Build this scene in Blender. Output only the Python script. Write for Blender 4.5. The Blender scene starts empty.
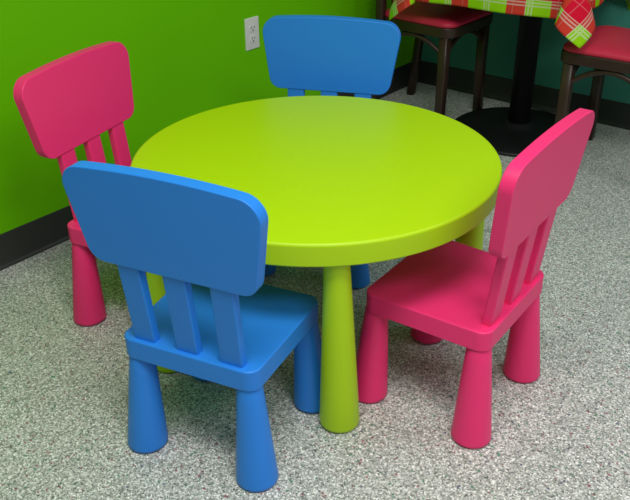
import bpy, bmesh, math, random
from mathutils import Vector, Matrix
from math import sin, cos, pi
S = bpy.context.scene
COL = S.collection

# ------------------------------------------------------------------ camera
CAMH, PITCH, ROLL, FPX = 1.2322, 0.5181, -0.0099, 806.4
cam = bpy.data.cameras.new('camera')
cam.sensor_width = 36.0
cam.lens = FPX / 630 * 36.0
cam.clip_start = 0.05
camo = bpy.data.objects.new('camera', cam)
COL.objects.link(camo)
camo.matrix_world = (Matrix.Translation((0, 0, CAMH)) @ Matrix.Rotation(pi/2 - PITCH, 4, 'X')
                     @ Matrix.Rotation(ROLL, 4, 'Z'))
S.camera = camo

# ------------------------------------------------------------------ world, lights, exposure
w = bpy.data.worlds.new('world'); S.world = w; w.use_nodes = True
w.node_tree.nodes['Background'].inputs[0].default_value = (0.93, 0.97, 1.0, 1)
w.node_tree.nodes['Background'].inputs[1].default_value = 0.20
S.view_settings.view_transform = 'Standard'
S.view_settings.look = 'None'
S.view_settings.gamma = 1.0
S.view_settings.use_curve_mapping = False
S.view_settings.exposure = 0.0

def area(name, loc, size, sizey, power, target=None, col=(1, 1, 1)):
    l = bpy.data.lights.new(name, 'AREA'); l.shape = 'RECTANGLE'
    l.size = size; l.size_y = sizey; l.energy = power; l.color = col
    o = bpy.data.objects.new(name, l); COL.objects.link(o); o.location = loc
    if target is not None:
        o.rotation_euler = (Vector(target) - Vector(loc)).to_track_quat('-Z', 'Y').to_euler()
    return o
area('ceiling_troffer_light', (0.0, 0.5, 2.55), 1.2, 0.6, 42, None, (1.0, 0.985, 0.93))
area('ceiling_troffer_light', (0.9, -0.5, 2.55), 1.2, 0.6, 30, None, (1.0, 0.985, 0.95))
area('window_daylight', (2.7, 0.9, 1.5), 1.8, 1.5, 7, (0.0, 1.9, 0.6), (0.86, 0.95, 1.0))
area('ceiling_troffer_light', (1.9, 1.5, 2.55), 1.2, 0.6, 16, None, (0.95, 1.0, 1.0))

# ------------------------------------------------------------------ room axes
WA, WD, RW = 0.88098, 2.04484, 3.26388
AX = Vector((cos(WA), sin(WA), 0))        # along the green wall, towards the corner
BX = Vector((sin(WA), -cos(WA), 0))       # into the room from green wall; along the teal wall
def room(a, b, z=0.0):                    # a = distance along green wall axis, b = offset from the green wall
    return AX * a + BX * (b - WD) + Vector((0, 0, z))
# frame used for things lined up with the walls: local x = BX, local y = AX
ROT = math.atan2(BX.y, BX.x)
ROOMROT = Matrix.Rotation(ROT, 4, 'Z')

# ------------------------------------------------------------------ materials
def lin(c):
    return tuple(((v/255)/12.92 if v/255 <= 0.04045 else ((v/255+0.055)/1.055)**2.4) for v in c)
def mat(name, rgb, rough=0.5, spec=0.5, bump=0.0, bscale=200.0, noise=0.0, nscale=4.0, srgb=True, coat=0.0, sheen=0.0):
    m = bpy.data.materials.new(name); m.use_nodes = True
    nt = m.node_tree; b = nt.nodes['Principled BSDF']
    c = lin(rgb) if srgb else rgb
    b.inputs['Base Color'].default_value = (*c, 1)
    b.inputs['Roughness'].default_value = rough
    b.inputs['Specular IOR Level'].default_value = spec
    if coat: b.inputs['Coat Weight'].default_value = coat
    if sheen: b.inputs['Sheen Weight'].default_value = sheen
    tc = nt.nodes.new('ShaderNodeTexCoord')
    if noise:
        n = nt.nodes.new('ShaderNodeTexNoise'); n.inputs['Scale'].default_value = nscale; n.inputs['Detail'].default_value = 4
        nt.links.new(tc.outputs['Object'], n.inputs['Vector'])
        r = nt.nodes.new('ShaderNodeMapRange'); r.inputs['To Min'].default_value = 1-noise; r.inputs['To Max'].default_value = 1+noise
        nt.links.new(n.outputs['Fac'], r.inputs['Value'])
        h = nt.nodes.new('ShaderNodeVectorMath'); h.operation = 'SCALE'; h.inputs[0].default_value = c
        nt.links.new(r.outputs[0], h.inputs['Scale']); nt.links.new(h.outputs[0], b.inputs['Base Color'])
    if bump:
        n = nt.nodes.new('ShaderNodeTexNoise'); n.inputs['Scale'].default_value = bscale; n.inputs['Detail'].default_value = 2
        nt.links.new(tc.outputs['Object'], n.inputs['Vector'])
        bp = nt.nodes.new('ShaderNodeBump'); bp.inputs['Strength'].default_value = bump; bp.inputs['Distance'].default_value = 0.001
        nt.links.new(n.outputs['Fac'], bp.inputs['Height']); nt.links.new(bp.outputs[0], b.inputs['Normal'])
    return m

M_green_wall = mat('green_wall_paint', (106, 194, 0), 0.6, 0.12, 0.15, 180, 0.02, 2)
M_teal_wall = mat('teal_wall_paint', (66, 140, 126), 0.55, 0.25, 0.15, 180, 0.02, 2)
M_base = mat('black_vinyl_baseboard', (50, 52, 50), 0.42, 0.4)
M_lime = mat('lime_plastic', (176, 216, 10), 0.42, 0.35, 0.12, 400)
M_lime_leg = M_lime
M_pink = mat('pink_plastic', (240, 50, 118), 0.42, 0.35, 0.12, 400)
M_blue = mat('blue_plastic', (40, 130, 226), 0.42, 0.35, 0.12, 400)
M_pad = mat('dark_foot_pad', (40, 40, 42), 0.7)
M_white = mat('white_outlet_plastic', (222, 222, 216), 0.35)
M_grey = mat('outlet_slot', (60, 60, 58), 0.6)
M_black = mat('black_metal', (25, 26, 27), 0.45, 0.3, 0.1, 300)
M_wood = mat('dark_stained_wood', (56, 38, 29), 0.4, 0.5, 0.1, 60, 0.25, 14)
M_vinyl = mat('red_vinyl', (214, 48, 78), 0.45, 0.4, 0.15, 150)
M_top = mat('laminate_top', (70, 60, 50), 0.4)

def floor_material():
    m = bpy.data.materials.new('speckled_vinyl_floor'); m.use_nodes = True
    nt = m.node_tree; N = nt.nodes; L = nt.links; b = N['Principled BSDF']
    tc = N.new('ShaderNodeTexCoord')
    def vor(scale, rnd=1.0):
        v = N.new('ShaderNodeTexVoronoi'); v.inputs['Scale'].default_value = scale
        v.inputs['Randomness'].default_value = rnd
        L.new(tc.outputs['Object'], v.inputs['Vector']); return v
    def ramp(src, stops, interp='CONSTANT'):
        r = N.new('ShaderNodeValToRGB'); r.color_ramp.interpolation = interp
        while len(r.color_ramp.elements) < len(stops): r.color_ramp.elements.new(0.5)
        for e, (p, c) in zip(r.color_ramp.elements, stops):
            e.position = p; e.color = (*lin(c), 1)
        L.new(src, r.inputs[0]); return r
    def sep(v):
        s = N.new('ShaderNodeSeparateColor'); L.new(v.outputs['Color'], s.inputs[0]); return s
    v1 = vor(330); s1 = sep(v1)
    r1 = ramp(s1.outputs[0], [(0.0, (74, 78, 76)), (0.11, (124, 128, 124)), (0.28, (162, 166, 161)),
                              (0.52, (188, 192, 188)), (0.74, (222, 222, 218)), (0.86, (255, 255, 252))])
    v2 = vor(240); s2 = sep(v2)
    r2 = ramp(s2.outputs[1], [(0.0, (70, 74, 72)), (0.07, (120, 124, 118)), (0.25, (170, 172, 164)), (0.6, (196, 198, 190)), (0.86, (240, 240, 234))])
    mx = N.new('ShaderNodeMix'); mx.data_type = 'RGBA'; mx.inputs[0].default_value = 0.33
    L.new(r1.outputs[0], mx.inputs[6]); L.new(r2.outputs[0], mx.inputs[7])
    # rare coloured chips
    v3 = vor(230); s3 = sep(v3)
    cc = ramp(s3.outputs[2], [(0.0, (140, 28, 60)), (0.36, (24, 120, 84)), (0.86, (60, 70, 110))])
    gt = N.new('ShaderNodeMath'); gt.operation = 'GREATER_THAN'; gt.inputs[1].default_value = 0.965
    L.new(s3.outputs[0], gt.inputs[0])
    mx2 = N.new('ShaderNodeMix'); mx2.data_type = 'RGBA'
    sc = N.new('ShaderNodeMath'); sc.operation = 'MULTIPLY'; sc.inputs[1].default_value = 0.8
    L.new(gt.outputs[0], sc.inputs[0]); L.new(sc.outputs[0], mx2.inputs[0])
    L.new(mx.outputs[2], mx2.inputs[6]); L.new(cc.outputs[0], mx2.inputs[7])
    L.new(mx2.outputs[2], b.inputs['Base Color'])
    b.inputs['Roughness'].default_value = 0.45
    b.inputs['Specular IOR Level'].default_value = 0.35
    return m
M_floor = floor_material()

def plaid_material():
    m = bpy.data.materials.new('plaid_cotton'); m.use_nodes = True
    nt = m.node_tree; N = nt.nodes; L = nt.links; b = N['Principled BSDF']
    uv = N.new('ShaderNodeUVMap'); uv.uv_map = 'cloth'
    sp = N.new('ShaderNodeSeparateXYZ'); L.new(uv.outputs[0], sp.inputs[0])
    PER = 0.155
    def const(src, stops):
        r = N.new('ShaderNodeValToRGB'); r.color_ramp.interpolation = 'CONSTANT'
        while len(r.color_ramp.elements) < len(stops): r.color_ramp.elements.new(0.5)
        for e, (p, c) in zip(r.color_ramp.elements, stops): e.position = p; e.color = (*c, 1)
        L.new(src, r.inputs[0]); return r.outputs[0]
    K, Wt = (0, 0, 0), (1, 1, 1)
    def axis(out):
        f = N.new('ShaderNodeMath'); f.operation = 'DIVIDE'; f.inputs[1].default_value = PER; L.new(out, f.inputs[0])
        g = N.new('ShaderNodeMath'); g.operation = 'FRACT'; L.new(f.outputs[0], g.inputs[0]); g = g.outputs[0]
        red = const(g, [(0.0, K), (0.36, Wt), (0.80, K)])
        lines = const(g, [(0.0, K), (0.20, Wt), (0.235, K), (0.27, Wt), (0.305, K), (0.34, Wt), (0.365, K), (0.64, (0.35,)*3), (0.66, K)])
        return red, lines
    (ra, la), (rb, lb) = axis(sp.outputs[0]), axis(sp.outputs[1])
    def mth(op, x, y):
        n = N.new('ShaderNodeMath'); n.operation = op
        for i, v in enumerate((x, y)):
            if isinstance(v, (int, float)): n.inputs[i].default_value = v
            else: L.new(v, n.inputs[i])
        return n.outputs[0]
    tot = mth('MULTIPLY', mth('ADD', ra, rb), 0.4)
    basec = const(tot, [(0.0, lin((152, 214, 14))), (0.2, lin((212, 62, 48))), (0.6, lin((222, 18, 52)))])
    wm = mth('MULTIPLY', mth('MAXIMUM', la, lb), 0.42)
    mx = N.new('ShaderNodeMix'); mx.data_type = 'RGBA'; mx.inputs[7].default_value = (*lin((236, 226, 216)), 1)
    L.new(wm, mx.inputs[0]); L.new(basec, mx.inputs[6])
    L.new(mx.outputs[2], b.inputs['Base Color'])
    b.inputs['Roughness'].default_value = 0.85; b.inputs['Specular IOR Level'].default_value = 0.15
    return m
M_plaid = plaid_material()

# ------------------------------------------------------------------ mesh helpers
def obj(name, bm, m, parent=None, smooth=True, wn=False, mats=None):
    bmesh.ops.recalc_face_normals(bm, faces=bm.faces[:])
    me = bpy.data.meshes.new(name); bm.to_mesh(me); bm.free()
    for mm in (mats or [m]): me.materials.append(mm)
    if smooth:
        for p in me.polygons: p.use_smooth = True
    o = bpy.data.objects.new(name, me); COL.objects.link(o)
    if parent: o.parent = parent
    if wn:
        md = o.modifiers.new('weighted', 'WEIGHTED_NORMAL'); md.weight = 60
    return o
def tag(o, label, cat, group=None):
    o['label'] = label; o['category'] = cat
    if group: o['group'] = group
    return o
def thing(name, label, cat, loc=(0, 0, 0), rz=0.0, group=None):
    o = bpy.data.objects.new(name, None); COL.objects.link(o); o.empty_display_size = 0.1
    o.location = loc; o.rotation_euler = (0, 0, rz)
    return tag(o, label, cat, group)
def copy_tree(o, parent=None):
    c = o.copy(); COL.objects.link(c); c.parent = parent
    for ch in list(o.children): copy_tree(ch, c)
    return c
def add_box(bm, x0, x1, y0, y1, z0, z1, M=None):
    vs = [bm.verts.new(((M @ Vector((x, y, z))) if M else (x, y, z))) for z in (z0, z1) for (x, y) in ((x0, y0), (x1, y0), (x1, y1), (x0, y1))]
    for f in ((3, 2, 1, 0), (4, 5, 6, 7), (0, 1, 5, 4), (1, 2, 6, 5), (2, 3, 7, 6), (3, 0, 4, 7)):
        bm.faces.new([vs[i] for i in f])
def rounded(poly, radii, n=8):
    """rounded-corner outline of a convex CCW polygon: list of (point, normal)"""
    out = []
    k = len(poly)
    for i in range(k):
        p = Vector(poly[i]); a = (Vector(poly[i-1]) - p).normalized(); b = (Vector(poly[(i+1) % k]) - p).normalized()
        ang = a.angle(b); r = radii[i]
        c = p + (a + b).normalized() * (r / sin(ang/2))
        na = Vector((a.y, -a.x)); na = na if na.dot(p - c) > 0 else -na
        nb = Vector((b.y, -b.x)); nb = nb if nb.dot(p - c) > 0 else -nb
        a0 = math.atan2(na.y, na.x); a1 = math.atan2(nb.y, nb.x)
        while a1 < a0: a1 += 2*pi
        for j in range(n+1):
            t = a0 + (a1-a0)*j/n
            d = Vector((cos(t), sin(t))); out.append((c + d*r, d))
    return out
def subdivide(outline, maxlen):
    res = []
    for i in range(len(outline)):
        (p, n), (q, m) = outline[i], outline[(i+1) % len(outline)]
        k = max(1, int((q-p).length / maxlen))
        for j in range(k):
            t = j/k; res.append((p.lerp(q, t), n.lerp(m, t).normalized()))
    return res
def slab(bm, outline, z0, z1, r0, r1, fn=None, nb=4):
    """solid between z0 and z1 over the outline, edges rounded by r0 (bottom) and r1 (top)"""
    loops = []
    for j in range(nb+1):
        t = pi/2*j/nb; loops.append((r0*(1-sin(t)), z0 + r0*(1-cos(t))))
    for j in range(nb+1):
        t = pi/2*j/nb; loops.append((r1*(1-cos(t)), z1 - r1*(1-sin(t))))
    rows = []
    for ins, z in loops:
        row = []
        for p, n in outline:
            q = p - n*ins; v = Vector((q.x, q.y, z))
            row.append(bm.verts.new(fn(v) if fn else v))
        rows.append(row)
    k = len(outline)
    for a, b in zip(rows[:-1], rows[1:]):
        for i in range(k): bm.faces.new((a[i], a[(i+1) % k], b[(i+1) % k], b[i]))
    bm.faces.new(list(reversed(rows[0]))); bm.faces.new(rows[-1])
def lathe(bm, prof, seg=48, axis=None):
    """prof: list of (r, z); axis: function z -> (cx, cy)"""
    rows = []
    for r, z in prof:
        cx, cy = axis(z) if axis else (0, 0)
        rows.append([bm.verts.new((cx + r*cos(2*pi*i/seg), cy + r*sin(2*pi*i/seg), z)) for i in range(seg)])
    for a, b in zip(rows[:-1], rows[1:]):
        for i in range(seg): bm.faces.new((a[i], a[(i+1) % seg], b[(i+1) % seg], b[i]))
    bm.faces.new(list(reversed(rows[0]))); bm.faces.new(rows[-1])
def se(v, q): return math.copysign(abs(v)**q, v)
def tube(bm, pts, ra, rb=None, seg=12, taper=None, sq=1.0, ref=(0, 0, 1)):
    """swept round/oval section along pts"""
    rb = rb or ra; pts = [Vector(p) for p in pts]; rows = []
    up = Vector(ref)
    for i, p in enumerate(pts):
        t = (pts[min(i+1, len(pts)-1)] - pts[max(i-1, 0)]).normalized()
        u = up.cross(t)
        if u.length < 1e-3: u = Vector((1, 0, 0)).cross(t)
        u.normalize(); v = t.cross(u)
        s = taper(i/(len(pts)-1)) if taper else 1
        rows.append([bm.verts.new(p + u*ra*s*se(cos(2*pi*(k+.5)/seg), sq) + v*rb*s*se(sin(2*pi*(k+.5)/seg), sq)) for k in range(seg)])
    for a, b in zip(rows[:-1], rows[1:]):
        for i in range(seg): bm.faces.new((a[i], a[(i+1) % seg], b[(i+1) % seg], b[i]))
    bm.faces.new(list(reversed(rows[0]))); bm.faces.new(rows[-1])

# ------------------------------------------------------------------ structure
def struct(name, bm, m, M=None, smooth=False):
    o = obj(name, bm, m, smooth=smooth); o['kind'] = 'structure'
    if M: o.matrix_world = M
    return o
bm = bmesh.new(); add_box(bm, 0, 5.6, -4.2, RW, -0.05, 0.0)       # room frame: x = away from green wall, y = along it
RM = Matrix.Translation(AX*0 - BX*WD) @ ROOMROT
struct('floor', bm, M_floor, RM)
bm = bmesh.new(); add_box(bm, -0.1, 0, -4.2, RW+0.1, 0, 2.7); struct('wall_left', bm, M_green_wall, RM)
bm = bmesh.new(); add_box(bm, 0, 5.6, RW, RW+0.1, 0, 2.7); struct('wall_back', bm, M_teal_wall, RM)
def cove(name, L0, L1, M):
    """vinyl cove base with a flared toe, run along local x from L0 to L1, wall at y=0, room towards -y"""
    prof = [(0.0, 0.104), (-0.0025, 0.1035), (-0.0035, 0.101), (-0.0035, 0.016), (-0.006, 0.008), (-0.011, 0.003), (-0.016, 0.001), (-0.016, 0.0), (0.0, 0.0)]
    bm = bmesh.new()
    a = [bm.verts.new((L0, y, z)) for y, z in prof]; b = [bm.verts.new((L1, y, z)) for y, z in prof]
    for i in range(len(prof)): j = (i+1) % len(prof); bm.faces.new((a[i], a[j], b[j], b[i]))
    bm.faces.new(a); bm.faces.new(list(reversed(b)))
    struct(name, bm, M_base, M)
cove('baseboard_back', 0.016, 5.6, RM @ Matrix.Translation((0, RW, 0)))
cove('baseboard_left', -RW, 4.2, RM @ Matrix.Rotation(-pi/2, 4, 'Z') @ Matrix.Rotation(pi, 4, 'Z') @ Matrix.Diagonal((-1, 1, 1, 1)))

# ------------------------------------------------------------------ children's furniture
SZ, ST = 0.2876, 0.047
def make_chair(m, label, loc, rz):
    t = thing('childrens_chair', label, 'chair', loc, rz, 'plastic chairs around the round green table')
    # seat
    bm = bmesh.new()
    ol = rounded([(-0.153, -0.151), (0.153, -0.151), (0.161, 0.144), (-0.161, 0.144)], [0.028]*4, 8)
    slab(bm, ol, SZ-ST, SZ, 0.003, 0.004)
    obj('seat', bm, m, t, wn=True)
    # legs
    for sx, sy in ((-1, -1), (1, -1), (1, 1), (-1, 1)):
        tx, ty, fx, fy = 0.1247, 0.1225, 0.135, 0.131
        zt = SZ-ST
        if sy > 0: fx += 0.006; tx += 0.005
        ax = lambda z, sx=sx, sy=sy: (sx*(fx+(tx-fx)*z/zt), sy*(fy+(ty-fy)*z/zt))
        R = lambda z: 0.0445+(0.0252-0.0445)*(z/zt)
        bm = bmesh.new()
        prof = [(0.037, 0.0025), (0.0415, 0.0035), (0.0437, 0.006), (R(0.012), 0.012)] + [(R(z), z) for z in (0.05, 0.1, 0.15, 0.2, zt-0.002)] + [(0.0235, zt+0.004)]
        lathe(bm, prof, 40, ax)
        lg = obj('leg', bm, m, t)
        bm = bmesh.new(); lathe(bm, [(0.036, 0.0), (0.037, 0.001), (0.036, 0.0026)], 32, ax)
        obj('foot_pad', bm, M_pad, lg)
    # slats
    def ymid(z): return -0.150 + (0.47 - z) * 0.108
    for cx in (-0.098, 0.0, 0.098):
        bm = bmesh.new()
        ol = rounded([(-0.0245, -0.0105), (0.0245, -0.0105), (0.0245, 0.0105), (-0.0245, 0.0105)], [0.004]*4, 3)
        z0, z1 = SZ-0.02, 0.52
        slab(bm, ol, z0, z1, 0.001, 0.001, lambda v, cx=cx: Vector((v.x + cx*(1+0.12*max(0, (v.z-SZ))), v.y + ymid(v.z), v.z)), 1)
        obj('back_slat', bm, m, t, wn=True)
    # backrest panel
    bm = bmesh.new()
    zb, zt2, wb, wt = 0.4700, 0.666, 0.174, 0.206
    ol = rounded([(-wb, zb), (wb, zb), (wt, zt2), (-wt, zt2)], [0.034, 0.034, 0.038, 0.038], 10)
    ol = subdivide(ol, 0.02)
    def pf(v):
        x, z, d = v
        k = (z-zb)/(zt2-zb)
        dome = 0.011*(1-(x/wt)**2) if k > 0.5 else 0
        y = -0.1370 - 0.0208*k
        return Vector((x, y - d, z + dome*max(0, (k-0.5)*2)))
    slab(bm, ol, 0.0, 0.0285, 0.0025, 0.0025, pf)
    obj('backrest', bm, m, t, wn=True)
    return t
chA = make_chair(M_blue, 'blue plastic chair in front of the green table, nearest to the camera, back turned', (-0.1912, 1.3885, 0), -0.4313)
chB = make_chair(M_pink, 'pink plastic chair tucked in at the right of the green table, seen from behind', (0.3115, 1.5165, 0), 0.9373)
chC = copy_tree(chB); chC.location = (-0.4325, 1.8690, 0); chC.rotation_euler.z = -2.0058
chC['label'] = 'pink plastic chair by the green wall, behind the nearest blue chair'
chD = copy_tree(chA); chD.location = (0.0100, 2.1340, 0); chD.rotation_euler.z = 2.8933
chD['label'] = 'blue plastic chair behind the green table, only its backrest showing above the tabletop'

TX, TY, TH = 0.0037, 1.7358, 0.4965
tb = thing('childrens_table', 'round lime green plastic table with four tapered legs amid the four small chairs', 'table', (TX, TY, 0), 0)
bm = bmesh.new()
TR = 0.425; z0 = TH-0.0505
prof = [(TR-0.02, z0), (TR-0.004, z0), (TR-0.001, z0+0.001), (TR, z0+0.004)]
for j in range(7):
    a = pi/2*j/6; prof.append((TR-0.007*(1-cos(a)), TH-0.007*(1-sin(a))))
prof.append((TR-0.03, TH))
lathe(bm, prof, 160)
obj('tabletop', bm, M_lime, tb, wn=True)
for k in range(4):
    a = (-1.437, 0.075, 1.60, 3.50)[k]
    r0, r1 = (0.356, 0.378, 0.366, 0.388)[k], (0.384, 0.388, 0.384, 0.384)[k]
    def ax(z, a=a):
        r = r0 + (r1-r0)*z/0.446; aa = a - (0.033*z/0.446 if a < 0 else 0); return r*cos(aa), r*sin(aa)
    R = lambda z: 0.0456+(0.0255-0.0456)*z/0.446
    bm = bmesh.new()
    lathe(bm, [(0.038, 0.0025), (0.042, 0.0035), (0.0443, 0.007)]+[(R(z), z) for z in (0.014, 0.1, 0.2, 0.3, 0.4, 0.446)]+[(0.0265, 0.455)], 48, ax)
    lg = obj('leg', bm, M_lime, tb)
    bm = bmesh.new(); lathe(bm, [(0.038, 0.0), (0.039, 0.001), (0.038, 0.0026)], 32, ax)
    obj('foot_pad', bm, M_pad, lg)

# ------------------------------------------------------------------ wall outlet
ot = thing('wall_outlet', 'white electrical wall outlet on the green wall above the far blue chair', 'outlet')
ot.matrix_world = RM @ Matrix.Translation((0, 2.128, 0.4655)) @ Matrix.Rotation(pi/2, 4, 'Z') @ Matrix.Rotation(pi/2, 4, 'X')
# local: x along the wall, y up, z into the room
bm = bmesh.new(); slab(bm, rounded([(-0.035, -0.0573), (0.035, -0.0573), (0.035, 0.0573), (-0.035, 0.0573)], [0.003]*4, 4), 0, 0.006, 0.0002, 0.003)
obj('cover_plate', bm, M_white, ot, wn=True)
for s in (-1, 1):
    bm = bmesh.new(); slab(bm, rounded([(-0.017, s*0.0195-0.0135), (0.017, s*0.0195-0.0135), (0.017, s*0.0195+0.0135), (-0.017, s*0.0195+0.0135)], [0.009]*4, 6), 0.003, 0.008, 0.0002, 0.0008)
    rc = obj('socket', bm, M_white, ot, wn=True)
    bm = bmesh.new()
    add_box(bm, -0.008, -0.0055, s*0.0195-0.001, s*0.0195+0.0085, 0.0078, 0.0083)
    add_box(bm, 0.0055, 0.008, s*0.0195-0.001, s*0.0195+0.0075, 0.0078, 0.0083)
    slab(bm, rounded([(-0.003, s*0.0195-0.010), (0.003, s*0.0195-0.010), (0.003, s*0.0195-0.004), (-0.003, s*0.0195-0.004)], [0.0028]*4, 4), 0.0078, 0.0083, 0.0001, 0.0001)
    obj('socket_slots', bm, M_grey, rc, smooth=False)
bm = bmesh.new(); lathe(bm, [(0.0035, 0.005), (0.0035, 0.0068), (0.002, 0.0075)], 16)
obj('screw', bm, M_white, ot)

# ------------------------------------------------------------------ cafe table with plaid cloth
CB, CA = WD - 1.350, 2.955          # centre: offset from the green wall, distance along it
cpos = room(CA, CB) + Vector((0.0, -0.012, 0))
ct = thing('cafe_table', 'black pedestal cafe table with round base under the plaid cloth', 'table', cpos, ROT)
bm = bmesh.new(); lathe(bm, [(0.265, 0.0), (0.270, 0.004), (0.270, 0.010), (0.263, 0.015), (0.20, 0.022), (0.09, 0.030), (0.058, 0.036), (0.05, 0.05)], 96)
obj('base', bm, M_black, ct)
bm = bmesh.new(); lathe(bm, [(0.043, 0.034), (0.043, 0.70), (0.12, 0.705), (0.12, 0.714)], 40)
obj('column', bm, M_black, ct, smooth=True)
HT, HY, TZ = 0.295, 0.24, 0.742
coff = Vector((-0.038, 0.070, 0)) - AX*0.055
bm = bmesh.new(); slab(bm, rounded([(-HT, -HY), (HT, -HY), (HT, HY), (-HT, HY)], [0.02]*4, 6), 0.713, TZ-0.003, 0.003, 0.004)
obj('tabletop', bm, M_top, ct, wn=True)
ct.children[-1].rotation_euler.z = math.radians(6)
ct.children[-1].location = ROOMROT.inverted() @ coff

OV, NG = 0.208, 132
def cloth():
    bm = bmesh.new(); uvl = bm.loops.layers.uv.new('cloth')
    H = HT + 0.006; tot = H + OV; Hy = HY + 0.006; toty = Hy + OV
    grid = []
    for i in range(NG+1):
        row = []
        for j in range(NG+1):
            s = -tot + 2*tot*i/NG; t = -toty + 2*toty*j/NG
            a, b = max(0, abs(s)-H), max(0, abs(t)-Hy)
            sx, sy = (1 if s > 0 else -1), (1 if t > 0 else -1)
            x, y = max(-H, min(H, s)), max(-Hy, min(Hy, t))
            z = TZ
            if a > 0 or b > 0:
                rho = math.hypot(a, b)
                if b == 0:
                    d = Vector((0, 0, -1)); wob = 0.010*sin(t*17+1.1)*(a/OV)+0.010*(a/OV)
                    fade = min(1, (Hy-abs(t))/0.08); x += sx*wob*fade; y_ = 0
                elif a == 0:
                    d = Vector((0, 0, -1)); wob = 0.010*sin(s*15+0.5)*(b/OV)+0.010*(b/OV)
                    fade = min(1, (H-abs(s))/0.08); y += sy*wob*fade
                else:
                    phi = math.atan2(b, a); th = 4*phi
                    out = 0.16*(1-cos(th)); side = 0.34*sin(th)
                    ex = Vector((sx, sy, 0)).normalized(); ey = Vector((-sx, sy, 0)).normalized()
                    d = (Vector((0, 0, -1)) + ex*out - ey*side).normalized()
                x += d.x*rho; y += d.y*rho; z += d.z*rho
                if rho < 0.012: z = TZ - rho*rho/0.024
                else: z += 0.006
            row.append((bm.verts.new((x, y, z)), (tot-abs(s), toty-abs(t))))
        grid.append(row)
    for i in range(NG):
        for j in range(NG):
            q = [grid[i][j], grid[i+1][j], grid[i+1][j+1], grid[i][j+1]]
            f = bm.faces.new([v for v, _ in q])
            for lp, (_, u) in zip(f.loops, q): lp[uvl].uv = u
    return bm
cl = obj('tablecloth', cloth(), M_plaid)
tag(cl, 'red and lime plaid tablecloth draped over the pedestal table, corners hanging', 'tablecloth')
cl.location = cpos + coff; cl.rotation_euler = (0, 0, ROT + math.radians(6))
md = cl.modifiers.new('thickness', 'SOLIDIFY'); md.thickness = 0.0012; md.offset = 1

# ------------------------------------------------------------------ cafe chairs (local +y = facing)
def make_cafe_chair(label, loc, rz):
    t = thing('cafe_chair', label, 'chair', loc, rz, 'wooden cafe chairs at the plaid covered table')
    W, D, Z = 0.185, 0.175, 0.452
    ol = lambda g: subdivide(rounded([(-W+0.015+g, -D+g), (W-0.015-g, -D+g), (W-g, D-g), (-W+g, D-g)], [0.05-g*0.5]*4, 8), 0.03)
    bm = bmesh.new(); slab(bm, ol(0.0), Z-0.062, Z-0.022, 0.004, 0.006)
    obj('seat_frame', bm, M_wood, t, wn=True)
    # padded cushion, domed
    bm = bmesh.new()
    o0 = ol(0.002); k = len(o0); rows = []
    for ins, z in ((0.004, Z-0.024), (0.0, Z-0.016), (0.001, Z-0.010), (0.006, Z-0.003), (0.016, Z+0.003), (0.04, Z+0.009), (0.08, Z+0.013), (0.14, Z+0.015)):
        f = 1-ins/0.19
        rows.append([bm.verts.new((p.x*f, p.y*f, z)) for p, n in o0])
    for a, b in zip(rows[:-1], rows[1:]):
        for i in range(k): bm.faces.new((a[i], a[(i+1) % k], b[(i+1) % k], b[i]))
    bm.faces.new(rows[-1]); bm.faces.new(list(reversed(rows[0])))
    obj('seat_cushion', bm, M_vinyl, t)
    # front legs
    for s in (-1, 1):
        bm = bmesh.new()
        tube(bm, [(s*(W-0.03), D-0.042, Z-0.03), (s*(W-0.029), D-0.042, 0.22), (s*(W-0.022), D-0.040, 0.0)], 0.0205, 0.0205, 20, lambda u: 1.0-0.12*u, 0.4, (0, 1, 0))
        obj('front_leg', bm, M_wood, t)
    # rear legs that run up into the hoop of the back
    for s in (-1, 1):
        bm = bmesh.new()
        tube(bm, [(s*0.172, -D-0.045, 0.0), (s*0.168, -D-0.018, 0.2), (s*0.165, -D+0.006, 0.42), (s*0.166, -D+0.006, 0.50), (s*0.170, -D-0.010, 0.66)], 0.0195, 0.0195, 20, lambda u: 0.9+0.1*u, 0.5, (0, 1, 0))
        obj('rear_leg', bm, M_wood, t)
    bm = bmesh.new()
    pts = []
    for i in range(25):
        a = pi*i/24; pts.append((0.170*cos(a), -D-0.010-0.045*sin(a), 0.655+0.23*sin(a)**0.75))
    tube(bm, pts, 0.0185, 0.0185, 16, ref=(0, 1, 0)); obj('back_hoop', bm, M_wood, t)
    bm = bmesh.new()
    pts = [(0.065*cos(pi*i/20), -D+0.004-0.045*sin(pi*i/20)**0.8*0.9, Z-0.03+0.33*sin(pi*i/20)**0.7) for i in range(21)]
    tube(bm, pts, 0.010, 0.010, 12, ref=(0, 1, 0)); obj('back_loop', bm, M_wood, t)
    # bentwood braces: an arch under each side of the seat
    c = [(-(W-0.03), D-0.042), (W-0.03, D-0.042), (0.166, -D-0.002), (-0.166, -D-0.002)]
    for i in range(4):
        p, q = Vector(c[i]), Vector(c[(i+1) % 4]); pts = []
        for j in range(17):
            u = j/16; xy = p.lerp(q, u); z = 0.305 + (Z-0.062-0.010-0.305)*sin(pi*u)**0.8
            pts.append((xy.x, xy.y, z))
        bm = bmesh.new(); tube(bm, pts, 0.0095, 0.0095, 12); obj('brace', bm, M_wood, t)
    return t
# left chair: front edge of its seat 1.585 from the axis, facing away from the green wall
cc1 = make_cafe_chair('dark wooden cafe chair with red seat under the plaid cloth, behind the far blue chair',
                      room(2.91, WD-1.560-0.175), ROT - pi/2)
cc2 = copy_tree(cc1); cc2.location = room(2.895, WD-1.124+0.175); cc2.rotation_euler.z = ROT + pi/2
cc2['label'] = 'dark wooden cafe chair with red seat, to the right of the black pedestal base'
